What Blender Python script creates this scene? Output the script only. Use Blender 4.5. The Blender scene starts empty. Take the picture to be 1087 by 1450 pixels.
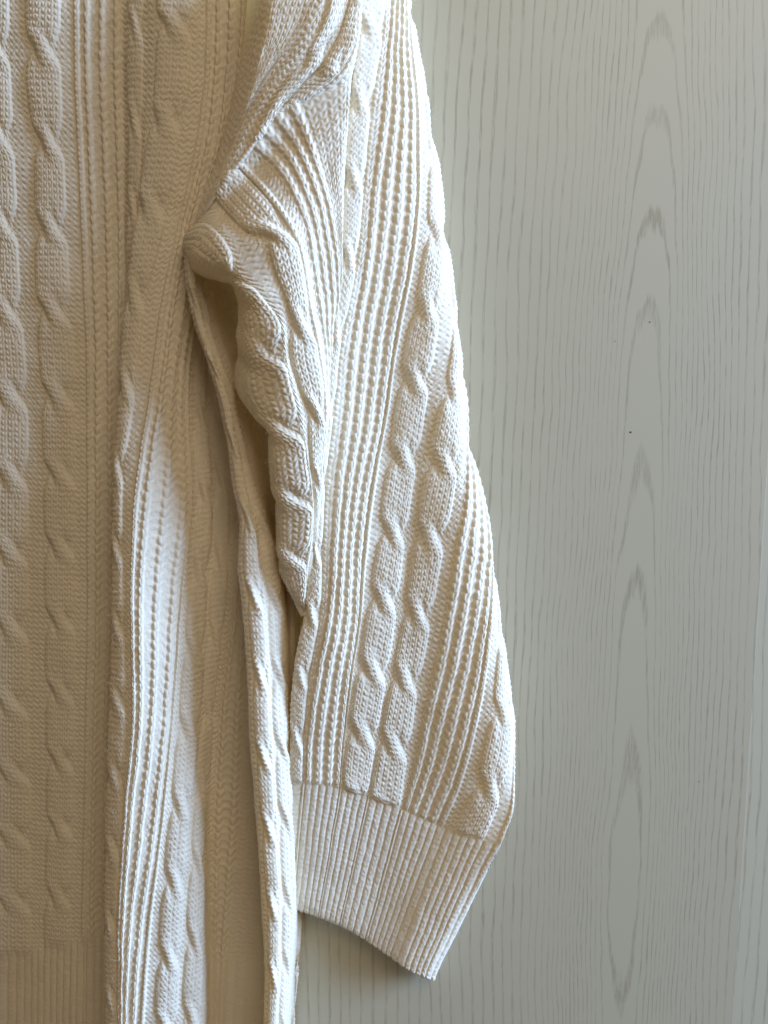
import bpy, math, random
import numpy as np

C = bpy.context.scene.collection
PX = 0.0004                 # metres per unit of garment length used below
PITCH = math.radians(7.0)
FOC = 1450 * 26 / 36.0
DIST = FOC * PX

# ------------------------------------------------------------------ camera
cam_d = bpy.data.cameras.new("camera")
cam = bpy.data.objects.new("camera", cam_d)
C.objects.link(cam)
CAM = np.array([0.0, -DIST * math.cos(PITCH), DIST * math.sin(PITCH)])
cam.location = CAM
cam.rotation_euler = (math.pi / 2 - PITCH, 0, 0)
cam_d.sensor_width = 36
cam_d.sensor_fit = 'AUTO'
cam_d.lens = 26
cam_d.clip_start = 0.01
cam_d.clip_end = 50
cam_d.dof.use_dof = True
cam_d.dof.focus_distance = DIST - 0.028
cam_d.dof.aperture_fstop = 9.0
bpy.context.scene.camera = cam

# ------------------------------------------------------------------ light
W = bpy.data.worlds.new("World")
bpy.context.scene.world = W
W.use_nodes = True
bg = W.node_tree.nodes["Background"]
bg.inputs[0].default_value = (1.0, 0.76, 0.51, 1)
bg.inputs[1].default_value = 0.15

ld = bpy.data.lights.new("window_light", 'AREA')
ld.shape = 'RECTANGLE'
ld.size = 1.3
ld.size_y = 1.5
ld.energy = 238
ld.color = (0.415, 0.63, 1.0)
lamp = bpy.data.objects.new("window_light", ld)
C.objects.link(lamp)
ldir = np.array([0.93, -0.192, 0.28])
ldir = ldir / np.linalg.norm(ldir)
lamp.location = ldir * 2.5
from mathutils import Vector
lamp.rotation_euler = Vector(ldir).to_track_quat('Z', 'Y').to_euler()

ld2 = bpy.data.lights.new("room_light", 'AREA')
ld2.shape = 'RECTANGLE'
ld2.size = 1.0
ld2.size_y = 1.0
ld2.energy = 16
ld2.color = (1.0, 0.83, 0.61)
lamp2 = bpy.data.objects.new("room_light", ld2)
C.objects.link(lamp2)
dir2 = np.array([0.30, -0.71, 0.64])
lamp2.location = dir2 * 2.0
lamp2.rotation_euler = Vector(dir2).to_track_quat('Z', 'Y').to_euler()

sc = bpy.context.scene
sc.view_settings.view_transform = 'Standard'
sc.view_settings.look = 'None'
sc.view_settings.exposure = -0.17
sc.view_settings.gamma = 1

# ------------------------------------------------------------------ helpers
cp, sp = math.cos(PITCH), math.sin(PITCH)


def P(px, py, d):
    """point whose distance in front of the door is d, seen where the tape measure put it"""
    px, py, d = np.broadcast_arrays(np.asarray(px, float), np.asarray(py, float), np.asarray(d, float))
    a = (px - 543.5) / FOC
    b = -(py - 725.0) / FOC
    dx, dy, dz = a, cp + b * sp, -sp + b * cp
    t = (-d * PX - CAM[1]) / dy
    return np.stack([CAM[0] + dx * t, CAM[1] + dy * t, CAM[2] + dz * t], -1)


def vnoise(x, y, seed=0):
    """smooth lattice noise in -1..1"""
    rng = np.random.RandomState(seed)
    tab = rng.rand(256, 256) * 2 - 1
    xi, yi = np.floor(x).astype(int), np.floor(y).astype(int)
    fx, fy = x - xi, y - yi
    fx = fx * fx * (3 - 2 * fx)
    fy = fy * fy * (3 - 2 * fy)
    g = lambda i, j: tab[i & 255, j & 255]
    return (g(xi, yi) * (1 - fx) + g(xi + 1, yi) * fx) * (1 - fy) + (g(xi, yi + 1) * (1 - fx) + g(xi + 1, yi + 1) * fx) * fy


def hermite(k, V, q, mono=True):
    """C1 interpolation of rows V (n, ...) at knots k, evaluated at q"""
    k = np.asarray(k, float)
    V = np.asarray(V, float)
    h = np.diff(k)
    s = np.diff(V, axis=0) / h.reshape((-1,) + (1,) * (V.ndim - 1))
    m = np.empty_like(V)
    m[0], m[-1] = s[0], s[-1]
    hh = h.reshape((-1,) + (1,) * (V.ndim - 1))
    m[1:-1] = (s[:-1] * hh[1:] + s[1:] * hh[:-1]) / (hh[1:] + hh[:-1])
    if mono:
        a, b = s[:-1], s[1:]
        lim = 3 * np.minimum(np.abs(a), np.abs(b))
        mm = m[1:-1]
        mm = np.clip(mm, -lim, lim)
        mm[a * b <= 0] *= 0.25
        m[1:-1] = mm
    i = np.clip(np.searchsorted(k, q, side='right') - 1, 0, len(k) - 2)
    t = ((q - k[i]) / h[i]).reshape((-1,) + (1,) * (V.ndim - 1))
    H = h[i].reshape(t.shape)
    t2, t3 = t * t, t * t * t
    return (2 * t3 - 3 * t2 + 1) * V[i] + (t3 - 2 * t2 + t) * H * m[i] + (-2 * t3 + 3 * t2) * V[i + 1] + (t3 - t2) * H * m[i + 1]


def sstep(a, b, x):
    t = np.clip((x - a) / (b - a), 0, 1)
    return t * t * (3 - 2 * t)


# ------------------------------------------------------------------ stitches (heights in PX units)
ROW = 7.9


def vstitch(s, R, amp=1.0):
    """knit columns: s counts columns, R counts rows"""
    t = np.abs(2 * (s - np.floor(s)) - 1)
    p = R + 0.55 * t
    p = p - np.floor(p)
    leg = np.sin(np.pi * p) ** 0.8
    groove = 1 - t ** 5
    mid = 1 - 0.55 * np.exp(-(t / 0.16) ** 2)
    return amp * (leg * groove * mid * 1.55 - 0.6)


def purl(s, R, amp=1.0):
    p = R + 0.20 * np.cos(2 * np.pi * s)
    return amp * (np.abs(np.sin(np.pi * p)) ** 0.7 * 1.5 - 0.7) - 0.6


def cable(a, R, ph, n=6, H=5.4, amp=1.1, lift=1.9, blur=4):
    """two strands that cross at every whole number of ph, the left one passing over"""
    q = ph - np.round(ph)
    z = 0.29
    wst = 1.03 - 0.32 * np.exp(-((q + 0.01) / 0.16) ** 2)
    x = (2 * a - 1) / wst
    tau = sstep(-z, z, q)
    cA = -0.5 + tau
    bump = np.exp(-(q / 0.20) ** 2)
    edge = 1 - np.clip(np.abs(x), 0, 1) ** 6
    flat = H * np.clip(edge, 0, 1) ** 0.5 * (0.70 + 0.30 * (1 - x * x))
    tA = (x - cA) / 0.64
    inA = np.clip(1 - np.abs(tA) ** 2.6, 0, 1)
    zone = sstep(0.33, 0.14, np.abs(q))
    hA = H * inA ** 0.6 + lift * bump * inA
    # the strand underneath dives close to the crossing
    dive = np.exp(-(q / 0.11) ** 2) * 2.6 + 2.6 * np.exp(-((np.abs(tA) - 1.0) / 0.30) ** 2) * np.exp(-(q / 0.20) ** 2) * np.where(q * tA < 0, 1.0, 0.3)
    hB = flat - dive
    useA = (hA >= hB) & (zone > 0)
    h = np.where(useA, hA * zone + np.maximum(hB, flat * 0.5) * (1 - zone), hB)
    h = np.where(np.abs(x) > 1, 0, np.maximum(h, 0))
    for _ in range(blur):
        h[1:-1] = (h[:-2] + 2 * h[1:-1] + h[2:]) / 4
        h[:, 1:-1] = (h[:, :-2] + 2 * h[:, 1:-1] + h[:, 2:]) / 4
    sA = (x - cA) * n / 2.0
    sB = x * n / 2.0
    sc_ = np.where(useA, sA, sB)
    Rr = np.where(useA, R - 0.5 * tA * bump, R)
    tex = vstitch(sc_, Rr, amp)
    out = purl(x * n / 2.0, R, amp)
    return np.where(np.abs(x) > 0.985, out, h + tex * np.clip(edge * 2, 0, 1))


def meshrib(a, R, n=3, rf=0.5, H=4.2, hole=5.0, rowm=1.6, seed=1):
    """open tuck rib: chunky knit ribs with barred openings between them"""
    m = a * n
    c = np.floor(m)
    fr = m - c
    Rm = R / rowm + 0.30 * np.sin(c * 2.3 + seed)
    t = fr - 0.5
    hw = rf * 0.5
    p = Rm + 0.34 * np.clip(np.abs(t) / hw, 0, 1.3)
    p = p - np.floor(p)
    leg = np.sin(np.pi * p) ** 0.75
    w = hw * (0.86 + 0.24 * leg)
    rho = np.clip(np.abs(t) / w, 0, 1)
    ridge = (1 - rho ** 2.6) ** 0.6
    mid = 1 - 0.45 * np.exp(-(t / (0.22 * hw)) ** 2)
    hr = H * ridge * (0.55 + 0.45 * leg * mid)
    tv = np.minimum(fr, 1 - fr) / max(0.5 - hw, 0.05)
    bar = np.abs(np.sin(np.pi * (Rm + 0.5 + 0.16 * (1 - np.clip(tv, 0, 1)) ** 2)))
    hv = -1.6 + 2.4 * bar ** 0.8 - hole * np.clip(1 - bar * 1.9, 0, 1) * np.clip(1.25 - 0.5 * tv, 0, 1)
    return np.maximum(hr, hv)


def ribbing(s, R, H=3.2, amp=0.35):
    fr = s - np.floor(s)
    t = 2 * fr - 1
    return H * (np.clip(1 - np.abs(t) ** 2.6, 0, 1) ** 0.6 - 0.5) + vstitch(s * 1.0, R, amp)


# ------------------------------------------------------------------ materials
def new_mat(name):
    m = bpy.data.materials.new(name)
    m.use_nodes = True
    nt = m.node_tree
    b = nt.nodes["Principled BSDF"]
    return m, nt, b


def yarn_material():
    m, nt, b = new_mat("cream_cotton_yarn")
    N, L = nt.nodes, nt.links
    tc = N.new("ShaderNodeTexCoord")
    n1 = N.new("ShaderNodeTexNoise")
    n1.inputs["Scale"].default_value = 55
    n1.inputs["Detail"].default_value = 3
    L.new(tc.outputs["Object"], n1.inputs["Vector"])
    mix = N.new("ShaderNodeMix")
    mix.data_type = 'RGBA'
    mix.inputs["A"].default_value = (0.845, 0.785, 0.645, 1)
    mix.inputs["B"].default_value = (0.87, 0.82, 0.695, 1)
    L.new(n1.outputs["Fac"], mix.inputs["Factor"])
    L.new(mix.outputs["Result"], b.inputs["Base Color"])
    b.inputs["Roughness"].default_value = 0.9
    b.inputs["Specular IOR Level"].default_value = 0.25
    b.inputs["Sheen Weight"].default_value = 0.18
    b.inputs["Sheen Roughness"].default_value = 0.5
    n2 = N.new("ShaderNodeTexNoise")
    n2.inputs["Scale"].default_value = 1900
    n2.inputs["Detail"].default_value = 4
    n2.inputs["Roughness"].default_value = 0.7
    L.new(tc.outputs["Object"], n2.inputs["Vector"])
    bp = N.new("ShaderNodeBump")
    bp.inputs["Strength"].default_value = 0.35
    bp.inputs["Distance"].default_value = 0.0004
    L.new(n2.outputs["Fac"], bp.inputs["Height"])
    L.new(bp.outputs["Normal"], b.inputs["Normal"])
    tr = N.new("ShaderNodeBsdfTranslucent")
    tr.inputs["Color"].default_value = (0.96, 0.66, 0.20, 1)
    mx = N.new("ShaderNodeMixShader")
    mx.inputs[0].default_value = 0.22
    L.new(b.outputs[0], mx.inputs[1])
    L.new(tr.outputs[0], mx.inputs[2])
    L.new(mx.outputs[0], N["Material Output"].inputs["Surface"])
    return m


YARN = yarn_material()

# ------------------------------------------------------------------ sweater root
sweater = bpy.data.objects.new("sweater", None)
C.objects.link(sweater)
sweater.location = P(300, 725, 20)
sweater["label"] = "cream white cable-knit sweater with ribbed cuff, hanging in front of the pale wardrobe door"
sweater["category"] = "sweater"
bpy.context.view_layer.update()
SW_LOC = np.array(sweater.location)


def mesh_object(name, verts, faces, normals=None, parent=None, origin=None, mat=YARN):
    me = bpy.data.meshes.new(name)
    nv, nf = len(verts), len(faces)
    me.vertices.add(nv)
    me.vertices.foreach_set("co", verts.astype(np.float32).ravel())
    me.loops.add(nf * 4)
    me.loops.foreach_set("vertex_index", faces.astype(np.int32).ravel())
    me.polygons.add(nf)
    me.polygons.foreach_set("loop_start", np.arange(0, nf * 4, 4, dtype=np.int32))
    me.polygons.foreach_set("use_smooth", np.ones(nf, dtype=bool))
    me.update(calc_edges=True)
    me.materials.append(mat)
    if normals is not None:
        me.normals_split_custom_set_from_vertices(normals.astype(np.float32))
    o = bpy.data.objects.new(name, me)
    C.objects.link(o)
    if parent is not None:
        o.parent = parent
    return o


def grid_normals(p):
    du = np.gradient(p, axis=1)
    dv = np.gradient(p, axis=0)
    n = np.cross(dv, du)
    n /= np.linalg.norm(n, axis=-1, keepdims=True) + 1e-12
    return n


SHEETS = []


def build_sheet(base_name, base_parent, bands, lines_xyz, stations, step=1.15, part_of=None, hem=None,
                extra=None, vstep=None, coarse=None, seed=3, wob=1.6):
    """bands: list between control lines: (kind, dict). lines_xyz: array (stations, lines, 3) of (px,py,d)."""
    L = np.asarray(lines_xyz, float)
    ns, nl = L.shape[:2]
    # columns
    cols, band_id, band_a = [], [], []
    uk = np.concatenate([[0], np.cumsum([max(np.max(np.linalg.norm(L[:, i + 1, :] - L[:, i, :], axis=-1)), 3.0) * 0.5 +
                                          0.5 * max(np.median(np.linalg.norm(L[:, i + 1, :] - L[:, i, :], axis=-1)), 3.0) for i in range(nl - 1)])])
    for i in range(nl - 1):
        w = uk[i + 1] - uk[i]
        st = step * (coarse[i] if coarse and i in coarse else 1)
        n = max(2, int(round(w / st)))
        a = (np.arange(n) + (0.0)) / n
        cols.append(uk[i] + a * w)
        band_id += [i] * n
        band_a.append(a)
    cols = np.concatenate(cols + [[uk[-1]]])
    band_id = np.array(band_id + [nl - 2])
    band_a = np.concatenate(band_a + [[1.0]])
    # rows
    seg = np.median(np.linalg.norm(np.diff(L, axis=0), axis=-1), axis=1)
    vk = np.concatenate([[0], np.cumsum(np.maximum(seg, 1.0))])
    nv = int(round(vk[-1] / (vstep or step)))
    vq = np.linspace(0, vk[-1], nv)
    G = hermite(vk, L, vq, mono=True)                     # (nv, nl, 3)
    G = np.transpose(hermite(uk, np.transpose(G, (1, 0, 2)), cols), (1, 0, 2))   # (nv, nu, 3)
    # soft wobble of the cloth
    U, V = np.meshgrid(cols, vq)
    G[..., 2] += wob * vnoise(U / 46.0, V / 70.0, seed) + 0.45 * wob * vnoise(U / 19.0, V / 26.0, seed + 1)
    G[..., 0] += 0.5 * vnoise(U / 30.0, V / 34.0, seed + 2)
    base = P(G[..., 0], G[..., 1], G[..., 2])
    # smooth normal of the cloth
    nrm = grid_normals(base)
    k = 5
    ker = np.ones(2 * k + 1) / (2 * k + 1)
    for ax in (0, 1):
        pad = [(0, 0)] * 3
        pad[ax] = (k, k)
        q = np.pad(nrm, pad, mode='edge')
        cs = np.cumsum(np.concatenate([np.zeros_like(np.take(q, [0], ax)), q], ax), ax)
        nrm = np.take(cs, range(2 * k + 1, cs.shape[ax]), ax) - np.take(cs, range(0, cs.shape[ax] - 2 * k - 1), ax)
    nrm /= np.linalg.norm(nrm, axis=-1, keepdims=True) + 1e-12
    # rows by arc length
    dl = np.linalg.norm(np.diff(base, axis=0), axis=-1) / PX
    # smooth along columns so rows do not tear
    R = np.concatenate([np.zeros((1, base.shape[1])), np.cumsum(dl, 0)], 0) / ROW
    R += 0.10 * vnoise(U / 9.0, V / 11.0, seed + 5) + 0.25 * vnoise(U / 40.0, V / 30.0, seed + 6)
    sj = 0.07 * vnoise(U / 12.0, V / 9.0, seed + 7)
    H = np.zeros(R.shape)
    for i, (kind, o) in enumerate(bands):
        mk = np.where(band_id == i)[0]
        if i == nl - 2:
            mk = np.where(band_id == i)[0]
        if len(mk) == 0:
            continue
        a = np.broadcast_to(band_a[mk], (nv, len(mk)))
        Rb = R[:, mk]
        amp = o.get('amp', 1.0)
        if kind == 'purl':
            h = purl(a * o.get('n', 2) + sj[:, mk], Rb, amp)
        elif kind == 'knit':
            n = o.get('n', 1)
            h = vstitch(a * n + sj[:, mk], Rb, amp) + o.get('H', 1.5) * np.clip(1 - np.abs(2 * a - 1) ** 3, 0, 1)
        elif kind == 'purlknit' or kind == 'knitpurl':
            aa = a if kind == 'purlknit' else 1 - a
            f = 0.68
            hp = purl(aa / f * 2, Rb, amp)
            kk = np.clip((aa - f) / (1 - f), 0, 1)
            hk = vstitch(kk * 0.999, Rb, amp) + 2.6 * np.sqrt(np.clip(1 - np.abs(2 * kk - 1) ** 2.5, 0, 1))
            h = np.where(aa < f, hp, hk)
        elif kind == 'cable':
            mid = {'start': mk[0], 'end': min(mk[-1] + 1, H.shape[1] - 1)}.get(o.get('ref'), mk[len(mk) // 2])
            a0, a1 = o.get('span', (0, 1))
            a = a0 + a * (a1 - a0)
            ys = o['cross']
            py = np.maximum.accumulate(G[:, mid, 1])
            vi = np.interp(ys, py, np.arange(nv))
            per = np.diff(vi)
            p0, p1 = per[0], per[-1]
            ve = np.concatenate([vi[0] - p0 * np.arange(12, 0, -1), vi, vi[-1] + p1 * np.arange(1, 13)])
            ph = np.interp(np.arange(nv), ve, np.arange(len(ve)))
            h = cable(a, Rb, ph[:, None] + 0 * a, o.get('n', 6), o.get('H', 4.9), amp * 1.1, o.get('lift', 1.6))
        elif kind == 'mesh':
            h = meshrib(a + sj[:, mk] * 0.15, Rb, o.get('n', 3), o.get('rf', 0.5), o.get('H', 4.2), o.get('hole', 5.0), seed=i)
        elif kind == 'rib':
            h = ribbing(a * o.get('n', 3) + 0.4 * sj[:, mk], Rb, o.get('H', 3.2), amp * 0.35)
        else:
            h = vstitch(a * o.get('n', 3), Rb, amp * 0.6)
        h = h * o.get('gain', 1.0) * 0.95
        if hem is not None:
            hy, npr, hh = hem[i]
            m = sstep(hy - 16, hy + 8, G[:, mk, 1] + 2.0 * vnoise(U[:, mk] / 10, V[:, mk] * 0, seed + 9))
            h = h * (1 - m) + m * (ribbing(a * npr, Rb, hh, 0.3))
        H[:, mk] = h
    H += 0.30 * vnoise(U / 2.2, V / 2.2, seed + 11) + 0.3 * vnoise(U / 5.0, V / 5.0, seed + 12)
    if extra is not None:
        H = extra(H, U, V, vq[-1])
    pos = base + nrm * (H * PX)[..., None]
    if True:
        nn = grid_normals(pos)
    # make sure the normals look at the viewer side used for displacement
    nu = pos.shape[1]
    idx = np.arange(nv * nu).reshape(nv, nu)
    quads = np.stack([idx[:-1, :-1], idx[:-1, 1:], idx[1:, 1:], idx[1:, :-1]], -1)   # (nv-1, nu-1, 4)
    quads = quads[..., ::-1]
    bid = np.broadcast_to(band_id[:-1], quads.shape[:2])
    SHEETS.append(dict(pos=pos, bn=nrm, cols=cols))
    return dict(pos=pos, nrm=nn, quads=quads, bid=bid, G=G, base=base, bn=nrm, cols=cols)


def emit(sh, name, parent, mask):
    q = sh['quads'][mask]
    if len(q) == 0:
        return None
    used, inv = np.unique(q.ravel(), return_inverse=True)
    v = sh['pos'].reshape(-1, 3)[used] - SW_LOC
    n = sh['nrm'].reshape(-1, 3)[used]
    return mesh_object(name, v, inv.reshape(-1, 4), n, parent)


def emit_sheet(sh, name, bands, hem=None):
    """one mesh for the ground of the sheet, each cable and each open rib a child of it"""
    bid = sh['bid']
    Gc = sh['G'][:-1, :-1, 1]
    hm = np.zeros(bid.shape, bool)
    if hem is not None:
        for i in range(len(bands)):
            hm |= (bid == i) & (Gc > hem[i][0])
    special = {i: {'cable': 'cable', 'mesh': 'open_rib'}[k] for i, (k, o) in enumerate(bands) if k in ('cable', 'mesh')}
    ground = ~hm
    for i in special:
        ground &= bid != i
    root = emit(sh, name, sweater, ground)
    for i, nm in special.items():
        emit(sh, nm, root, (bid == i) & ~hm)
    if hm.any():
        on = [bool((hm & (bid == i)).any()) for i in range(len(bands))]
        i = 0
        while i < len(bands):
            if on[i]:
                j = i
                while j + 1 < len(bands) and on[j + 1]:
                    j += 1
                emit(sh, 'hem', root, hm & (bid >= i) & (bid <= j))
                i = j
            i += 1
    return root


def interp_lines(ys, table):
    return np.array(table, float)


# ================================================================== wardrobe door
def grain_material(name, axis_x, ys_apex, base, dark):
    m, nt, b = new_mat(name)
    N, L = nt.nodes, nt.links

    def val(op, a, bb=None, c=None):
        n = N.new("ShaderNodeMath")
        n.operation = op
        for i, x in enumerate((a, bb, c)):
            if x is None:
                continue
            if isinstance(x, (int, float)):
                n.inputs[i].default_value = x
            else:
                L.new(x, n.inputs[i])
        return n.outputs[0]

    tc = N.new("ShaderNodeTexCoord")
    sep = N.new("ShaderNodeSeparateXYZ")
    L.new(tc.outputs["Object"], sep.inputs[0])
    X0 = val('DIVIDE', sep.outputs["X"], PX)
    Z0 = val('DIVIDE', sep.outputs["Z"], -PX)        # grows downwards

    def noise(sx, sz, detail=2, off=0.0, rough=0.5):
        cmb = N.new("ShaderNodeCombineXYZ")
        L.new(val('MULTIPLY', X0, sx), cmb.inputs[0])
        L.new(val('MULTIPLY', Z0, sz), cmb.inputs[1])
        cmb.inputs[2].default_value = off
        n = N.new("ShaderNodeTexNoise")
        n.inputs["Scale"].default_value = 1
        n.inputs["Detail"].default_value = detail
        n.inputs["Roughness"].default_value = rough
        L.new(cmb.outputs[0], n.inputs["Vector"])
        return n.outputs["Fac"]

    wob = val('MULTIPLY', val('SUBTRACT', noise(1 / 90, 1 / 260, 3, 3.1), 0.5), 26)
    wob2 = val('MULTIPLY', val('SUBTRACT', noise(1 / 14, 1 / 110, 2, 8.7), 0.5), 4)
    X = val('ADD', val('ADD', X0, wob), wob2)
    Zw = val('ADD', Z0, val('MULTIPLY', val('SUBTRACT', noise(1 / 7, 1 / 300, 2, 5.0), 0.5), 46))
    dx = val('ABSOLUTE', val('SUBTRACT', X, axis_x))
    cv = N.new("ShaderNodeFloatCurve")
    lo, hi = ys_apex[0][0], ys_apex[-1][0]
    top = max(v for _, v in ys_apex)
    L.new(val('DIVIDE', val('SUBTRACT', Zw, lo), hi - lo), cv.inputs["Value"])
    cur = cv.mapping.curves[0]
    pts = [((y - lo) / (hi - lo), v / top) for y, v in ys_apex]
    while len(cur.points) < len(pts):
        cur.points.new(0.5, 0.5)
    for p, (x, y) in zip(cur.points, pts):
        p.location = (x, y)
        p.handle_type = 'AUTO_CLAMPED'
    cv.mapping.update()
    aZ = val('MULTIPLY', cv.outputs[0], top)
    u = val('DIVIDE', dx, 38.0)
    g = val('DIVIDE', val('MULTIPLY', 2.2, val('POWER', u, 4.0)), val('ADD', 1.0, val('POWER', u, 3.0)))
    w = val('ADD', 0.30, val('MULTIPLY', 0.70, val('EXPONENT', val('MULTIPLY', -1.0, val('POWER', val('DIVIDE', dx, 95.0), 2.0)))))
    Lv = val('SUBTRACT', val('MULTIPLY', aZ, w), g)
    Lv = val('ADD', Lv, 100.5)
    tri = val('MULTIPLY', val('ABSOLUTE', val('SUBTRACT', val('FRACT', Lv), 0.5)), 2.0)   # 0 on the ring line
    width = val('ADD', 0.06, val('MULTIPLY', 0.36, noise(1 / 16, 1 / 120, 2, 1.3)))
    line = N.new("ShaderNodeMapRange")
    line.interpolation_type = 'SMOOTHSTEP'
    L.new(tri, line.inputs["Value"])
    L.new(val('MULTIPLY', width, 0.35), line.inputs["From Min"])
    L.new(val('MULTIPLY', width, 1.35), line.inputs["From Max"])
    line.inputs["To Min"].default_value = 1
    line.inputs["To Max"].default_value = 0
    st = N.new("ShaderNodeMapRange")
    st.interpolation_type = 'SMOOTHSTEP'
    L.new(noise(1 / 2.4, 1 / 30, 3, 2.2, 0.65), st.inputs["Value"])
    st.inputs["From Min"].default_value = 0.37
    st.inputs["From Max"].default_value = 0.60
    st.inputs["To Min"].default_value = 0.22
    st.inputs["To Max"].default_value = 1
    fade = N.new("ShaderNodeMapRange")
    L.new(noise(1 / 60, 1 / 190, 2, 6.6), fade.inputs["Value"])
    fade.inputs["From Min"].default_value = 0.3
    fade.inputs["From Max"].default_value = 0.65
    fade.inputs["To Min"].default_value = 0.45
    fade.inputs["To Max"].default_value = 1
    fac = val('MULTIPLY', val('MULTIPLY', line.outputs[0], st.outputs[0]), fade.outputs[0])
    fine = val('MULTIPLY', val('SUBTRACT', noise(1 / 2.6, 1 / 50, 3, 9.1), 0.5), 0.10)
    fac2 = val('MAXIMUM', val('ADD', fac, fine), 0.0)
    mix = N.new("ShaderNodeMix")
    mix.data_type = 'RGBA'
    mix.inputs["A"].default_value = base + (1,)
    mix.inputs["B"].default_value = dark + (1,)
    L.new(fac2, mix.inputs["Factor"])
    L.new(mix.outputs["Result"], b.inputs["Base Color"])
    b.inputs["Roughness"].default_value = 0.42
    b.inputs["Specular IOR Level"].default_value = 0.35
    bp = N.new("ShaderNodeBump")
    bp.inputs["Strength"].default_value = 0.10
    bp.inputs["Distance"].default_value = 0.00015
    bp.invert = True
    L.new(fac, bp.inputs["Height"])
    n3 = noise(1 / 1.3, 1 / 1.3, 2, 4.0)
    bp2 = N.new("ShaderNodeBump")
    bp2.inputs["Strength"].default_value = 0.05
    bp2.inputs["Distance"].default_value = 0.0001
    L.new(n3, bp2.inputs["Height"])
    L.new(bp.outputs["Normal"], bp2.inputs["Normal"])
    L.new(bp2.outputs["Normal"], b.inputs["Normal"])
    return m


def extrude_profile(name, prof, z0, z1, parent, mat):
    """prof: list of (x, y) seen from above, extruded upwards"""
    v, f = [], []
    n = len(prof)
    for z in (z0, z1):
        for x, y in prof:
            v.append((x, y, z))
    for i in range(n):
        j = (i + 1) % n
        f.append((i, j, n + j, n + i))
    me = bpy.data.meshes.new(name)
    me.from_pydata(v, [], f + [tuple(range(n))[::-1], tuple(range(n, 2 * n))])
    me.materials.append(mat)
    me.update()
    o = bpy.data.objects.new(name, me)
    C.objects.link(o)
    o.parent = parent
    return o


door = bpy.data.objects.new("wardrobe_door", None)
C.objects.link(door)
door["label"] = "pale grey-green wood-grained wardrobe door behind the hanging sweater"
door["category"] = "wardrobe door"

ax = P(906, 725, 0)[0] / PX
zz = lambda y: -P(905, y, 0)[2] / PX
apex = [(-1500, -6.0), (zz(-60), 0.2), (zz(62), 1), (zz(190), 2), (zz(335), 3), (zz(470), 4), (zz(700), 5), (zz(860), 6), (zz(1125), 7), (zz(1240), 7.35), (zz(1370), 7.0), (zz(1560), 6.0), (1800, 4.0)]
apex = [(a, b + 6.2) for a, b in apex]
GRAIN = grain_material("pale_ash_laminate", float(ax), apex, (0.485, 0.443, 0.325), (0.35, 0.312, 0.222))
xe = P(1064, 1000, 0)[0]
extrude_profile("door_panel", [(-0.75, 0.0), (xe - 0.00005, 0.0), (xe - 0.00005, 0.018), (-0.75, 0.018)], -0.75, 0.75, door, GRAIN)
extrude_profile("edge_moulding", [(xe, 0.0), (xe + 0.0006, 0.00006), (xe + 0.032, 0.0013), (xe + 0.034, 0.018), (xe, 0.018)], -0.75, 0.75, door, GRAIN)
# tiny dirt specks on the door
dm, dnt, db = new_mat("dark_speck")
db.inputs["Base Color"].default_value = (0.03, 0.025, 0.02, 1)
for (x, y, r) in ((893, 612, 1.5), (920, 456, 1.0), (990, 1107, 0.8), (871, 483, 0.7)):
    c = P(x, y, 0.35)
    me = bpy.data.meshes.new("speck")
    vs = [(c[0] + r * PX * (1 + 0.3 * math.sin(3 * t)) * math.cos(t), c[1], c[2] + r * PX * 0.8 * math.sin(t)) for t in np.linspace(0, 2 * math.pi, 9)[:-1]]
    vs.append((c[0], c[1] - 0.5 * PX, c[2]))
    me.from_pydata(vs, [], [((i + 1) % 8, i, 8) for i in range(8)])
    me.materials.append(dm)
    o = bpy.data.objects.new("speck", me)
    C.objects.link(o)
    o.parent = door

# ================================================================== front panel
ys = [-60, 100, 206, 324, 420, 560, 700, 850, 1000, 1150, 1345, 1520]
bx = [
    [-28, -25, -22, -20, -18, -15, -14, -12, -12, -12, -14, -16],     # A left
    [13, 15, 20, 25, 29, 39, 40, 40, 40, 44, 44, 42],                 # A right
    [36, 37, 48, 50, 51, 59, 62, 64, 65, 66, 62, 60],                 # B left
    [85, 86, 90, 95, 99, 107, 107, 107, 106, 105, 99, 97],            # B right
    [113, 114, 118, 123, 127, 130, 130, 131, 128, 125, 122, 120],     # mesh left
    [173, 173, 175, 176, 176, 174, 172, 170, 166, 162, 160, 162],     # valley
    [182, 180, 181, 180, 180, 177, 172, 170, 167, 161, 160, 163],     # C left
    [203, 202, 200, 193, 184, 174, 168, 166, 162, 156, 155, 158],     # C right
    [222, 221, 207, 192, 181, 171, 164, 162, 158, 152, 151, 154],     # D left
    [272, 270, 254, 232, 209, 191, 174, 175, 178, 172, 165, 168],     # D right
    [300, 297, 285, 257, 238, 219, 198, 190, 192, 180, 170, 170],     # mesh 2 left
    [353, 345, 328, 292, 278, 262, 268, 254, 243, 229, 205, 195],     # mesh 2 right
    [364, 355, 340, 302, 288, 275, 278, 266, 254, 240, 224, 214],     # E left
    [385, 375, 355, 312, 300, 292, 300, 292, 284, 270, 256, 247],     # E right
    [388, 378, 358, 316, 304, 296, 304, 297, 287, 274, 262, 253],     # F left
    [405, 395, 372, 328, 320, 318, 325, 320, 303, 291, 287, 284],     # F right
    [410, 400, 380, 335, 330, 328, 335, 330, 312, 302, 298, 296],     # mesh 3 left
    [420, 410, 395, 352, 350, 350, 352, 350, 345, 340, 322, 312],     # mesh 3 right
    [440, 430, 420, 405, 405, 405, 405, 405, 402, 400, 395, 390],
]
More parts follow.
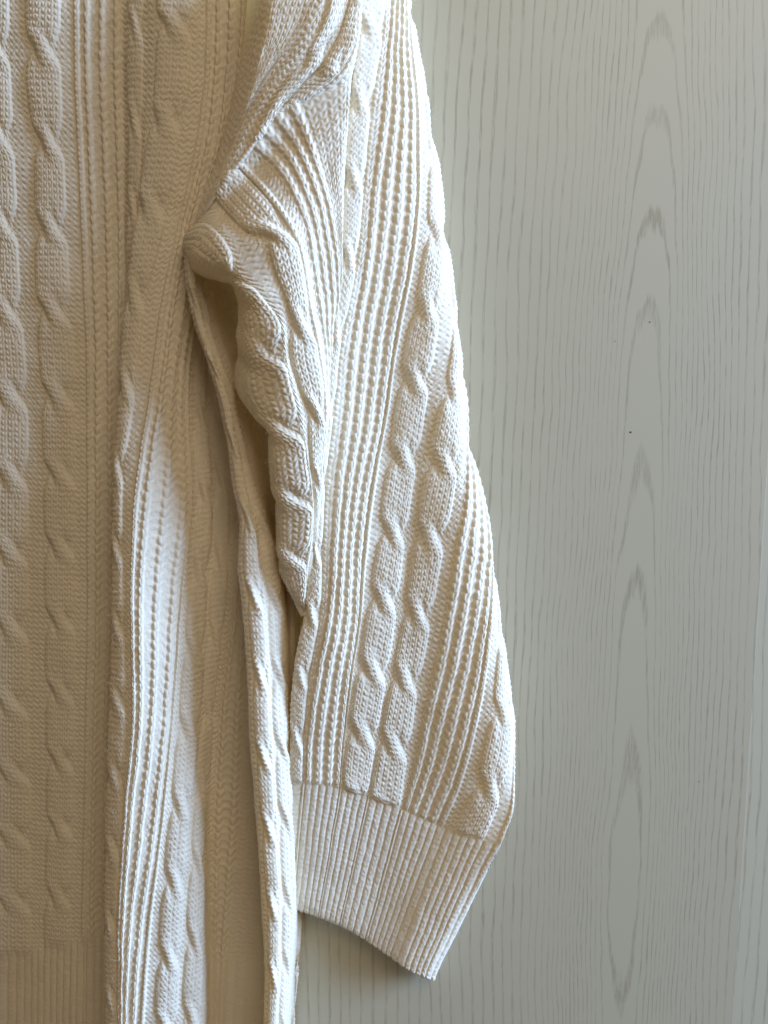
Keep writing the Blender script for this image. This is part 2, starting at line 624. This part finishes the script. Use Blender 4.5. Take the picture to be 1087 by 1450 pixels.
bd = [
    [12, 12, 12, 12, 12, 12, 12, 12, 12, 12, 12, 12],
    [16, 16, 16, 16, 16, 16, 16, 16, 16, 16, 16, 16],
    [18, 18, 18, 18, 18, 18, 18, 18, 18, 18, 18, 18],
    [21, 21, 21, 21, 21, 21, 21, 21, 21, 21, 21, 21],
    [20, 20, 20, 20, 20, 21, 22, 22, 22, 22, 22, 22],
    [15, 15, 15, 14, 14, 14, 14, 14, 14, 14, 14, 14],
    [22, 22, 22, 22, 20, 20, 20, 20, 20, 20, 20, 20],
    [30, 30, 30, 30, 32, 36, 40, 44, 46, 48, 50, 52],
    [36, 36, 36, 38, 42, 52, 62, 72, 76, 80, 82, 82],
    [38, 38, 40, 44, 52, 66, 82, 92, 96, 98, 98, 98],
    [30, 30, 32, 36, 48, 66, 86, 96, 100, 102, 102, 102],
    [24, 24, 24, 24, 30, 42, 50, 64, 76, 84, 90, 90],
    [26, 26, 24, 22, 26, 32, 42, 56, 68, 78, 84, 84],
    [24, 24, 22, 20, 22, 25, 30, 38, 48, 62, 68, 68],
    [24, 22, 20, 20, 20, 23, 28, 34, 45, 59, 64, 64],
    [22, 20, 18, 18, 18, 20, 24, 26, 30, 40, 44, 48],
    [20, 18, 16, 16, 16, 18, 22, 24, 25, 27, 28, 30],
    [18, 16, 14, 14, 14, 16, 20, 20, 20, 20, 20, 22],
    [14, 14, 12, 12, 12, 12, 14, 14, 14, 14, 14, 14],
]
for k in range(5):
    bd[k] = [q - 5 for q in bd[k]]
for k, v in ((11, (24, 24, 24, 22, 24, 32, 46)), (12, (24, 22, 18, 14, 14, 18, 34)), (13, (22, 18, 12, 8, 8, 10, 20)),
             (14, (20, 16, 10, 7, 7, 8, 16)), (15, (16, 12, 8, 6, 6, 6, 10)), (16, (12, 10, 8, 6, 6, 6, 8)), (17, (10, 8, 6, 6, 6, 6, 8)), (18, (8, 6, 6, 6, 6, 6, 8))):
    bd[k][:7] = v
for k, v in ((11, (78, 88, 94, 96)), (12, (68, 82, 90, 92)), (13, (46, 68, 80, 84)), (14, (42, 64, 77, 82)), (15, (26, 44, 62, 72))):
    bd[k][8:] = v
BX = np.array(bx, float).T
BD = np.array(bd, float).T
BY = np.broadcast_to(np.array(ys, float)[:, None], BX.shape)
Lf = np.stack([BX, BY, BD], -1)
crA = [-60, 70, 195, 320, 441, 561, 671, 782, 886, 996, 1093, 1182, 1275]
crB = [-62, 70, 202, 324, 441, 561, 671, 774, 879, 980, 1077, 1170, 1268]
crD = [-100, 33, 173, 294, 420, 543, 660, 775, 885, 990]
crE = [700, 810, 920, 1030, 1140, 1247, 1355, 1450]
crF = [680, 790, 900, 1010, 1115, 1220, 1331, 1440]
fb = [
    ('cable', dict(cross=crA)), ('purl', dict(n=3)), ('cable', dict(cross=crB)), ('purlknit', {}),
    ('mesh', dict(n=3, rf=0.36, H=4.6, hole=8.0)), ('purl', dict(n=1)), ('cable', dict(cross=crD, H=3)), ('purl', dict(n=2)),
    ('cable', dict(cross=crD)), ('purlknit', {}), ('mesh', dict(n=3, rf=0.40, H=4.6, hole=8.0)), ('knitpurl', {}),
    ('cable', dict(cross=crE)), ('purl', dict(n=1)), ('cable', dict(cross=crF)), ('purl', dict(n=1)),
    ('mesh', dict(n=2, rf=0.42, H=4.4, hole=6.5)), ('plain', dict(n=5)),
]
hem = []
for i in range(18):
    if i <= 4:
        hem.append(([1352, 1350, 1340, 1336, 1330][i], [5, 2, 4, 2.5, 4.5][i], 3.2))
    elif i <= 14:
        hem.append((1700, 2, 1.0))
    else:
        hem.append((1362, [1, 3, 5][i - 15], 2.6))
sh = build_sheet('front_panel', sweater, fb, Lf, ys, hem=hem, coarse={5: 2, 17: 2}, seed=11)
emit_sheet(sh, 'front_panel', fb, hem)

# ================================================================== folded side of the body
ys = [335, 400, 460, 500, 560, 620, 690, 740, 800, 850, 950, 1050, 1160, 1285, 1385, 1520]
le = np.array([262, 265, 277, 291, 309, 322, 331, 341, 338, 343, 351, 355, 364, 372, 376, 371], float)
re = np.array([276, 288, 298, 310, 331, 345, 362, 379, 394, 400, 405, 410, 415, 417, 411, 398], float)
w = re - le
bulge = np.array([60, 66, 68, 70, 72, 74, 78, 82, 84, 88, 90, 91, 89, 87, 85, 85], float)
soft = 1 - sstep(630, 760, np.array(ys, float))
sx = [le + 16, le + 3, le - 0.5, le + 0.12 * w, le + 0.50 * w, le + 0.60 * w, re - 2, re + 1 + 5 * soft, re + 6 + 18 * soft, re + 8 + 18 * soft + 62 * (1 - sstep(760, 900, np.array(ys, float)))]
sd = [bulge * 0 + 16, bulge - 28, bulge - 6, bulge + 6, bulge + 5, bulge - 1, bulge - 24 + 14 * soft, bulge - 34 + 18 * soft, 14 + (bulge - 52) * soft, bulge * 0 + 9.5]
SX = np.stack(sx, 1)
SD = np.stack(sd, 1)
SY = np.broadcast_to(np.array(ys, float)[:, None], SX.shape)
crS1 = [420, 520, 625, 735, 843, 955, 1069, 1170, 1280, 1377]
crS2 = [450, 550, 650, 750, 850, 955, 1061, 1160, 1275, 1365]
sb = [('plain', dict(n=3)), ('purl', dict(n=1)), ('knit', dict(n=1)), ('cable', dict(cross=crS1, n=5, H=5.2, lift=2.8)), ('purl', dict(n=1)),
      ('cable', dict(cross=crS2, n=4, H=5.5)), ('purl', dict(n=1)), ('plain', dict(n=1)), ('cable', dict(cross=crS2, n=6, H=3))]
sh = build_sheet('side_fold', sweater, sb, np.stack([SX, SY, SD], -1), ys, coarse={0: 3, 8: 2}, seed=23, wob=1.8)
emit_sheet(sh, 'side_fold', sb)

# ================================================================== back panel seen in the gaps
ys = [300, 420, 560, 700, 800, 870, 960, 1060, 1150, 1230]
kx = [240, 300, 345, 400, 409, 416, 421, 440, 500]
kd = [6, 7, 8, 10, 30, 32, 10, 8, 8]
KX = np.broadcast_to(np.array(kx, float), (len(ys), len(kx))).copy()
KD = np.broadcast_to(np.array(kd, float), KX.shape).copy()
KY = np.broadcast_to(np.array(ys, float)[:, None], KX.shape)
KX[-3:, :] -= 25
kb = [('plain', dict(n=6)), ('cable', dict(cross=[400, 500, 600, 700, 800], H=4)), ('purl', dict(n=5)), ('plain', dict(n=1)), ('knit', dict(n=1)), ('plain', dict(n=1)), ('plain', dict(n=1)), ('plain', dict(n=6))]
sh = build_sheet('back_panel', sweater, kb, np.stack([KX, KY, KD], -1), ys, step=2.0, seed=31)
emit_sheet(sh, 'back_panel', kb)

# ================================================================== sleeve
def poly(pts):
    a = np.array(pts, float)
    return a


SIL = poly([(572, -60), (580, 0), (583, 33), (601, 117), (620, 233), (636, 368), (656, 490), (679, 600), (694, 723), (707, 834), (728, 934), (743, 1045), (753, 1110), (752, 1163), (741, 1192), (734, 1205)])
S = [
    [(515, -60), (512, 0), (503, 97), (496, 155), (488, 270), (484, 386), (473, 440), (466, 500), (457, 585), (453, 628), (447, 690), (444, 728), (444, 770), (441, 837), (433, 868), (425, 910), (417, 953), (412, 1022), (412, 1060), (414, 1107), (412, 1150)],
    [(548, -60), (543, 39), (534, 116), (526, 147), (520, 232), (510, 309), (503, 386), (490, 440), (479, 516), (468, 628), (457, 728), (457, 800), (455, 850), (450, 902), (438, 957), (430, 1042), (428, 1108), (425, 1150)],
    [(557, -60), (552, 30), (543, 116), (537, 193), (526, 270), (520, 348), (507, 425), (497, 477), (489, 555), (480, 632), (472, 709), (468, 786), (463, 864), (456, 900), (442, 981), (433, 1062), (432, 1108), (430, 1150)],
    [(572, -60), (577, 30), (586, 116), (592, 193), (590, 270), (584, 348), (574, 412), (562, 465), (550, 559), (537, 632), (522, 709), (514, 786), (509, 864), (506, 900), (493, 981), (485, 1062), (481, 1110), (478, 1150)],
    [(606, 230), (606, 270), (602, 340), (596, 385), (583, 439), (573, 497), (565, 555), (555, 605), (541, 709), (530, 806), (519, 870), (514, 900), (498, 994), (487, 1083), (483, 1111), (478, 1150)],
    [(630, 345), (628, 386), (622, 439), (617, 489), (609, 550), (600, 593), (582, 709), (568, 806), (557, 900), (542, 994), (527, 1083), (521, 1123), (515, 1160)],
    [(644, 440), (640, 480), (636, 516), (625, 565), (615, 613), (594, 717), (578, 817), (566, 905), (546, 1002), (529, 1091), (524, 1124), (518, 1160)],
    [(659, 560), (655, 613), (642, 717), (621, 817), (606, 905), (587, 1002), (572, 1091), (567, 1142), (560, 1170)],
    [(665, 610), (659, 670), (655, 709), (648, 770), (640, 830), (628, 890), (606, 981), (589, 1062), (576, 1123), (571, 1145), (562, 1180)],
    [(700, 850), (692, 900), (688, 941), (682, 981), (672, 1022), (658, 1062), (645, 1103), (629, 1143), (621, 1164), (610, 1190)],
    [(713, 940), (706, 980), (697, 1022), (684, 1062), (674, 1103), (656, 1143), (642, 1182), (632, 1205)],
    [(729, 1050), (722, 1085), (710, 1120), (697, 1155), (683, 1195), (676, 1215)],
]
S = [poly(s) for s in S]
NOM = [0, 28, 10, 46, 18, 46, 17, 44, 17, 66, 22, 44]
yL = [-60, 60, 155, 270, 386, 480, 585, 690, 770, 868, 960, 1050, 1108]
RAD = 30.0


def sil_x(y):
    return np.interp(y, SIL[:, 1], SIL[:, 0])


def amp_tilt(y):
    return 88 * float(sstep(560, 1108, y)) ** 1.4


def depth_table(y):
    yk = [-60, 200, 420, 600, 800, 950, 1108]
    tk = [0, 0.10, 0.35, 0.55, 0.75, 0.92, 1.0]
    D = [[86, 84, 76, 70, 62, 52, 46],
         [90, 88, 82, 74, 66, 56, 48],
         [92, 88, 78, 70, 66, 60, 50],
         [92, 88, 72, 63, 66, 64, 52],
         [88, 88, 70, 60, 66, 69, 56],
         [80, 84, 66, 56, 64, 71, 58],
         [66, 68, 52, 44, 54, 62, 48]]
    D = np.array(D, float)
    row = np.array([np.interp(y, yk, D[:, i]) for i in range(7)])
    return tk, row


rows = []
for y0 in yL:
    A = amp_tilt(y0)
    tk, dk = depth_table(y0)
    xl = np.interp(y0, S[0][:, 1], S[0][:, 0])
    pts = []
    Xprev = None
    yr = y0 + A
    xs_r = sil_x(yr)
    for k in range(12):
        y = y0
        vis = True
        for it in range(6):
            if y < S[k][0, 1] and k >= 4:
                vis = False
                break
            x = np.interp(y, S[k][:, 1], S[k][:, 0])
            y = y0 + A * float(sstep(0.05, 0.98, (x - xl) / (xs_r - xl)))
        if vis:
            xs = sil_x(y)
            q = np.clip((x - (xs - RAD)) / RAD, -50, 0.995)
            X = x if q < 0 else xs - RAD + RAD * math.asin(q)
            if Xprev is not None:
                X = max(X, Xprev + 3)
        else:
            y = y0 + A
            X = Xprev + NOM[k]
        pts.append((X, y))
        Xprev = X
    pts.append((Xprev + 24, y0 + A))
    Xlast = Xprev + 24
    out = []
    for X, y in pts:
        xs = sil_x(y)
        th = (X - (xs - RAD)) / RAD
        xa = min(X, xs - RAD * 0.0)
        dbase = float(np.interp((min(X, xs - RAD * 0.4) - xl) / (xs - xl), tk, dk))
        if th <= 0:
            out.append((X, y, dbase))
        elif th < math.pi:
            out.append((xs - RAD + RAD * math.sin(th), y, dbase - 0.85 * RAD * (1 - math.cos(th))))
        else:
            out.append((xs - RAD - (X - (xs - RAD + math.pi * RAD)), y, max(6, dbase - 1.7 * RAD)))
    # under edge to the left and the back of the tube
    x1, y1, d1 = out[0]
    pre = [(x1 + 30, y1, max(10, d1 - 62)), (x1 + 7, y1, d1 - 32), (x1 + 1.0, y1, d1 - 14)]
    xb, yb, db = out[-1]
    out = pre + out + [((xb + x1) / 2, yb, 10), (x1 + 34, y1 + A * 0.2, 9)]
    rows.append(out)
SLV = np.array(rows, float)
for k in range(10, SLV.shape[1] - 2):            # ease the lines that roll over the edge
    q = SLV[:, k, :].copy()
    SLV[1:-1, k, 0] = 0.25 * q[:-2, 0] + 0.5 * q[1:-1, 0] + 0.25 * q[2:, 0]
    SLV[1:-1, k, 2] = 0.25 * q[:-2, 2] + 0.5 * q[1:-1, 2] + 0.25 * q[2:, 2]
crG = [-70, 40, 145, 255, 365, 470, 578, 680, 782, 868, 957, 1045]
crI = [-90, 20, 120, 225, 330, 439, 537, 647, 755, 848, 949, 1038]
crJ = [-100, 10, 110, 215, 330, 450, 558, 655, 759, 867, 961, 1054]
crLL = [-30, 80, 180, 290, 400, 500, 605, 705, 805, 905, 1010, 1113]
slb = [('plain', dict(n=4)), ('plain', dict(n=2)), ('knit', dict(n=1)),
       ('cable', dict(cross=crG, n=5, H=6)), ('knit', dict(n=1, H=1.0)), ('mesh', dict(n=4, rf=0.62, H=4.6, hole=5.5)),
       ('knitpurl', {}), ('cable', dict(cross=crI)), ('purl', dict(n=2)), ('cable', dict(cross=crJ)), ('purl', dict(n=2)),
       ('mesh', dict(n=4, rf=0.60, H=4.6, hole=5.0)), ('knitpurl', {}), ('cable', dict(cross=crLL, H=4.2)), ('purlknit', dict(gain=0.7)),
       ('plain', dict(n=10)), ('plain', dict(n=10))]
sh = build_sheet('sleeve', sweater, slb, SLV, yL, coarse={0: 3, 15: 5, 16: 5}, seed=41,
                 extra=lambda H, U, V, e: H * (0.45 + 0.55 * sstep(0, 7, e - V)))
sleeve = emit_sheet(sh, 'sleeve', slb)

# cuff -------------------------------------------------------------
top = SLV[-1]
bot_map = np.array([(380, 372, 1284), (400, 388, 1284), (415, 402, 1285), (435, 418, 1287), (458, 435, 1291), (483, 453, 1297), (534, 492, 1313), (569, 520, 1331), (619, 553, 1354), (642, 572, 1368), (672, 595, 1380), (700, 611, 1387), (722, 622, 1386), (738, 631, 1383), (752, 636, 1380)], float)
front = top[3:-2]
rowsC = []
botd_t = [0, 0.15, 0.45, 0.62, 0.72, 0.86, 1.0]
botd = [42, 44, 34, 40, 50, 44, 34]
for f in (0, 0.06, 0.35, 0.68, 1.0):
    o = []
    for j in range(len(top)):
        x, y, d = top[j]
        xr = min(x, 740)
        bxx = np.interp(xr, bot_map[:, 0], bot_map[:, 1])
        byy = np.interp(xr, bot_map[:, 0], bot_map[:, 2])
        t = (x - 412) / (738 - 412)
        isback = j >= len(top) - 3 or j < 3
        bdp = np.interp(t, botd_t, botd) if not isback else np.interp(t, botd_t, botd) - (d * 0 + (36 if j < 2 or j >= len(top) - 2 else 15))
        bow = -6 * math.sin(math.pi * f) * (t > 0.5) * (t - 0.5)
        pin = 5.0 * (1 - abs(2 * f - 1)) * 0
        o.append((x + (bxx - x) * f + bow, y + (byy - y) * f, d + (max(bdp, 6) - d) * f))
    rowsC.append(o)
# turned edge, then the inside of the cuff
last = np.array(rowsC[-1])
e1 = last.copy(); e1[:, 2] -= 3; e1[:, 1] += 1.2
e2 = last.copy(); e2[:, 2] -= 6; e2[:, 1] -= 1.0
e3 = last.copy(); e3[:, 2] = np.maximum(last[:, 2] - 8, 4); e3[:, 1] -= 40
CUF = np.array(rowsC + [e1, e2, e3], float)
cw = []
for j in range(len(top) - 1):
    width = np.linalg.norm(top[j + 1] - top[j])
    cw.append(('rib', dict(n=max(1, int(round(width / 10.6))), H=2.6)))
sh = build_sheet('cuff', sweater, cw, CUF, None, coarse={0: 3, 15: 4, 16: 4}, seed=57, wob=0.8,
                 extra=lambda H, U, V, e: H * (0.6 + 0.4 * sstep(0, 7, V)))
emit(sh, 'cuff', sleeve, np.ones(sh['bid'].shape, bool))

# ================================================================== armhole panel (upper body) and underarm of the sleeve
def resample(pts, n):
    p = np.array(pts, float)
    s = np.concatenate([[0], np.cumsum(np.linalg.norm(np.diff(p[:, :2], axis=0), axis=1))])
    return hermite(s, p, np.linspace(0, s[-1], n), mono=False)


T = [
    [(352, -60, 14), (345, 40, 14), (331, 120, 14), (306, 220, 12), (268, 335, 12)],
    [(362, -60, 74), (357, 20, 74), (345, 100, 70), (320, 190, 60), (266, 338, 42)],
    [(392, -60, 126), (385, 20, 124), (368, 90, 116), (336, 180, 98), (272, 331, 68)],
    [(458, -60, 118), (442, 18, 117), (402, 78, 112), (370, 125, 105), (300, 287, 96)],
    [(474, -60, 116), (456, 40, 116), (420, 90, 112), (388, 140, 108), (352, 212, 106)],
    [(500, -60, 102), (490, 20, 104), (465, 80, 108), (428, 118, 108), (394, 160, 108)],
    [(512, -60, 102), (506, 10, 104), (500, 70, 106), (478, 108, 108), (446, 131, 108)],
    [(516, -60, 90), (511, 10, 92), (505, 65, 94), (501, 95, 96), (497, 112, 98)],
    [(506, -60, 60), (500, 10, 62), (495, 70, 64), (493, 100, 64), (488, 116, 66)],
]
T = np.stack([resample(t, 9) for t in T], 1)
post = T[-1] + (T[-1] - T[-2]) * 0.22
post[:, 2] = T[-1, :, 2] - 18
T = np.concatenate([T, post[None]], 0)
T[:-1, 3:7, 2] += (8 * np.linspace(1, 0, T.shape[0] - 1) ** 0.7)[:, None]
tb = [('plain', dict(n=2)), ('knit', dict(n=4, H=0.5, amp=0.8)), ('knit', dict(n=7, H=0.8, amp=0.8)), ('purl', dict(n=3)), ('cable', dict(cross=[-40, 80, 190], n=6, H=4)),
      ('cable', dict(cross=[-20, 100, 200], n=5, H=4)), ('knit', dict(n=2)), ('plain', dict(n=3))]
sh = build_sheet('armhole_panel', sweater, tb, T, None, coarse={0: 2, 7: 2}, seed=67, wob=2.2,
                 extra=lambda H, U, V, e: H * (0.12 + 0.88 * sstep(4, 22, e - V)))
emit_sheet(sh, 'armhole_panel', tb)

M = [
    # underside, turned away
    [(272, 378, 30), (282, 384, 32), (302, 388, 34), (330, 392, 36), (352, 420, 40), (358, 450, 40), (360, 490, 36), (362, 530, 34), (372, 565, 36), (386, 590, 40), (395, 610, 42), (399, 650, 44), (402, 690, 44), (406, 725, 44), (408, 770, 44), (409, 800, 44), (420, 830, 44), (428, 858, 44), (434, 872, 44)],
    [(268, 374, 46), (276, 384, 50), (292, 390, 52), (322, 399, 55), (338, 418, 60), (341, 450, 62), (336, 490, 56), (336, 530, 54), (345, 565, 58), (366, 590, 64), (382, 610, 66), (385, 650, 66), (389, 690, 66), (394, 725, 66), (396, 770, 64), (397, 800, 62), (410, 830, 60), (425, 858, 58), (433, 871, 56)],
    [(266, 350, 58), (278, 365, 74), (300, 376, 80), (330, 390, 84), (344, 409, 88), (362, 447, 92), (378, 484, 90), (374, 520, 82), (378, 560, 84), (391, 595, 92), (400, 640, 90), (404, 680, 90), (410, 705, 90), (408, 740, 86), (410, 780, 84), (414, 810, 78), (424, 840, 72), (433, 870, 64)],
    [(280, 309, 72), (306, 327, 92), (327, 356, 98), (338, 385, 102), (358, 405, 104), (378, 430, 106), (393, 450, 106), (400, 470, 106), (402, 500, 104), (410, 540, 104), (422, 585, 104), (431, 630, 102), (436, 670, 100), (441, 700, 98), (442, 740, 94), (438, 780, 90), (433, 815, 84), (433, 845, 76), (433, 869, 66)],
    [(303, 280, 70), (335, 315, 92), (355, 335, 102), (375, 352, 108), (392, 390, 108), (406, 430, 108), (409, 470, 106), (412, 510, 102), (424, 550, 102), (434, 585, 102), (437, 630, 101), (440, 670, 99), (443, 700, 97), (444, 740, 92), (440, 780, 88), (435, 815, 82), (434, 845, 74), (434, 869, 65)],
    [(335, 236, 78), (372, 275, 100), (400, 310, 112), (420, 345, 114), (430, 390, 112), (436, 430, 110), (445, 470, 106), (453, 520, 103), (458, 560, 102), (459, 600, 100), (456, 630, 98), (453, 660, 96), (451, 700, 92), (447, 740, 86), (443, 775, 80), (436, 815, 78), (435, 845, 70), (435, 869, 63)],
    [(354, 211, 84), (390, 245, 104), (415, 285, 114), (430, 320, 116), (440, 370, 114), (446, 410, 110), (453, 450, 107), (459, 500, 102), (461, 540, 100), (462, 590, 98), (458, 640, 94), (455, 680, 90), (452, 710, 86), (448, 745, 80), (444, 775, 74), (437, 815, 72), (436, 845, 66), (436, 869, 60)],
    [(424, 142, 102), (440, 180, 116), (458, 240, 122), (472, 300, 122), (480, 360, 118), (480, 420, 112), (474, 460, 107), (468, 510, 102), (465, 560, 98), (463, 600, 94), (459, 645, 90), (456, 685, 86), (453, 715, 80), (449, 750, 74), (445, 780, 68), (438, 815, 66), (437, 845, 60), (437, 869, 56)],
    [(497, 114, 102), (494, 155, 112), (489, 220, 114), (486, 270, 114), (484, 340, 112), (483, 400, 108), (476, 450, 103), (470, 490, 99), (467, 540, 95), (465, 590, 90), (461, 640, 86), (458, 685, 82), (455, 715, 76), (450, 750, 70), (446, 780, 64), (439, 815, 62), (438, 845, 57), (438, 869, 52)],
    [(490, 116, 76), (488, 155, 82), (483, 220, 80), (480, 270, 78), (478, 340, 76), (477, 400, 74), (470, 450, 70), (466, 490, 68), (463, 540, 64), (462, 590, 62), (459, 640, 60), (457, 685, 58), (455, 715, 56), (450, 750, 54), (446, 780, 52), (441, 815, 50), (440, 845, 48), (440, 869, 46)],
]


def split_resample(pts, ysplit=467, n1=12, ys2=tuple(range(490, 860, 24)) + (869,)):
    p = np.array(pts, float)
    i = int(np.argmax(p[:, 1] >= ysplit))
    f = (ysplit - p[i - 1, 1]) / (p[i, 1] - p[i - 1, 1])
    mid = p[i - 1] + f * (p[i] - p[i - 1])
    a = resample(np.vstack([p[:i], mid]), n1)
    rest = np.vstack([mid, p[i:]])
    b = hermite(rest[:, 1], rest, np.array(ys2, float), mono=True)
    return np.vstack([a, b])


ML = np.stack([split_resample(m) for m in M], 1)
low = sstep(395, 480, ML[:, 2, 1])[:, None]
ML[:, 2, :2] += low * -0.45 * (ML[:, 2, :2] - ML[:, 1, :2])
ML[:, 2, 2] += 5 * low[:, 0]
ML[:, 1, 2] += 8 * low[:, 0]
fan = np.array([0, 4, 34, 38, 32, 20, 10, -12, -16, -4], float)
ramp = np.ones(ML.shape[0])
ramp[:4] = [0.0, 0.45, 0.8, 0.95]
ML[..., 2] += fan[None, :] * (1 - 0.25 * sstep(480, 640, ML[..., 1])) * ramp[:, None]
seam_x = [262, 300, 352, 394, 446, 497]
seam_d = [58, 94, 105, 108, 108, 99]
for k in range(1, 9):
    ML[0, k, 2] = np.interp(ML[0, k, 0], seam_x, seam_d) - (8 if k in (1, 2) else 0)
pre = ML[0] + (ML[0] - ML[1]) * 0.45          # tucked in behind the seam
pre[:, 2] = ML[0, :, 2] - 16
pre[:4] = ML[0, :4] + np.array([[9, 3, -22], [7, 0, -26], [5, -2, -28], [5, -4, -26]], float)
ML = np.concatenate([pre[None], ML], 0)
ML[..., 2] -= 16 * sstep(600, 760, ML[..., 1])
crN0 = [395, 500, 606, 706, 788]
crN1 = [331, 462, 582, 676, 770]
mb = [('plain', dict(n=2)), ('cable', dict(cross=crN0, n=6, H=4.8, lift=2.4, span=(0, 0.5), ref='end')), ('cable', dict(cross=crN0, n=6, H=4.8, lift=2.4, span=(0.5, 1), ref='start')), ('purl', dict(n=2)),
      ('cable', dict(cross=crN1, n=5, H=5, lift=3)), ('knitpurl', {}), ('mesh', dict(n=4, rf=0.6, H=3.8, hole=4.5, gain=0.85)), ('knit', dict(n=5, H=0.6, amp=0.8)), ('plain', dict(n=2))]
sh = build_sheet('underarm_sleeve', sweater, mb, ML, None, coarse={0: 2, 8: 2}, seed=79, wob=2.0,
                 extra=lambda H, U, V, e: H * (0.12 + 0.88 * sstep(4, 24, V)))
emit_sheet(sh, 'underarm_sleeve', mb)

# armhole seam ------------------------------------------------------
def tube(name, pts, rad, parent, nseg=8, seed=0, twist=0.0):
    p = np.array(pts, float)
    s = np.concatenate([[0], np.cumsum(np.linalg.norm(np.diff(p, axis=0), axis=1))])
    q = hermite(s, p, np.linspace(0, s[-1], int(s[-1] / 1.3)), mono=False)
    w = P(q[:, 0], q[:, 1], q[:, 2])
    t = np.gradient(w, axis=0)
    t /= np.linalg.norm(t, axis=1, keepdims=True)
    up = np.array([0, -1.0, 0])
    a = np.cross(t, up); a /= np.linalg.norm(a, axis=1, keepdims=True)
    b = np.cross(a, t)
    ll = np.linspace(0, s[-1], len(q))
    rr = rad * (1 + 0.22 * np.abs(np.sin(np.pi * ll / 6.5))) * (0.45 + 0.55 * np.sin(np.pi * np.clip(ll / s[-1], 0, 1)) ** 0.5) * PX
    ang = np.linspace(0, 2 * np.pi, nseg + 1)
    ring = w[:, None, :] + (np.cos(ang)[None, :, None] * a[:, None, :] + np.sin(ang)[None, :, None] * b[:, None, :]) * rr[:, None, None]
    n = grid_normals(ring)
    idx = np.arange(ring.shape[0] * ring.shape[1]).reshape(ring.shape[:2])
    quads = np.stack([idx[:-1, :-1], idx[:-1, 1:], idx[1:, 1:], idx[1:, :-1]], -1).reshape(-1, 4)
    return mesh_object(name, ring.reshape(-1, 3) - SW_LOC, quads, None, parent)


tube('armhole_seam', [(265, 338, 56), (283, 308, 80), (303, 281, 94), (335, 236, 103), (354, 211, 106), (378, 178, 108), (394, 160, 109), (424, 142, 109), (446, 131, 109), (475, 122, 104), (495, 114, 99)], 2.4, sweater, seed=5)

# ------------------------------------------------------------------ loose fibres standing off the yarn
def fuzz(sheets, n_each, seed=5):
    rng = np.random.RandomState(seed)
    P0, D0 = [], []
    for shx, n in zip(sheets, n_each):
        nv, nu = shx['pos'].shape[:2]
        i = rng.randint(2, nv - 2, n)
        j = rng.randint(2, nu - 2, n)
        P0.append(shx['pos'][i, j])
        D0.append(shx['bn'][i, j])
    p = np.concatenate(P0)
    d = np.concatenate(D0)
    n = len(p)
    r1 = rng.randn(n, 3)
    dirn = d * 0.55 + 0.75 * r1 / np.linalg.norm(r1, axis=1, keepdims=True)
    dirn /= np.linalg.norm(dirn, axis=1, keepdims=True)
    r2 = rng.randn(n, 3)
    ln = (2.0 + 8.0 * rng.rand(n) ** 2.5)[:, None] * PX
    pts = np.stack([p - d * 0.3 * PX, p + dirn * ln * 0.35 + r2 * ln * 0.06, p + dirn * ln * 0.7 + r2 * ln * 0.16, p + dirn * ln + r2 * ln * 0.32], 1) - SW_LOC
    cu = bpy.data.hair_curves.new("fuzz")
    cu.add_curves([4] * n)
    cu.attributes["position"].data.foreach_set("vector", pts.astype(np.float32).ravel())
    rad = cu.attributes.get("radius") or cu.attributes.new("radius", 'FLOAT', 'POINT')
    rr = np.tile(np.array([0.034, 0.032, 0.027, 0.011]) * 0.001, n).astype(np.float32)
    rad.data.foreach_set("value", rr)
    cu.materials.append(YARN)
    o = bpy.data.objects.new("fuzz", cu)
    o["kind"] = "stuff"
    C.objects.link(o)
    o.parent = sweater


fuzz(SHEETS, [int(0.022 * x['pos'].shape[0] * x['pos'].shape[1]) for x in SHEETS])
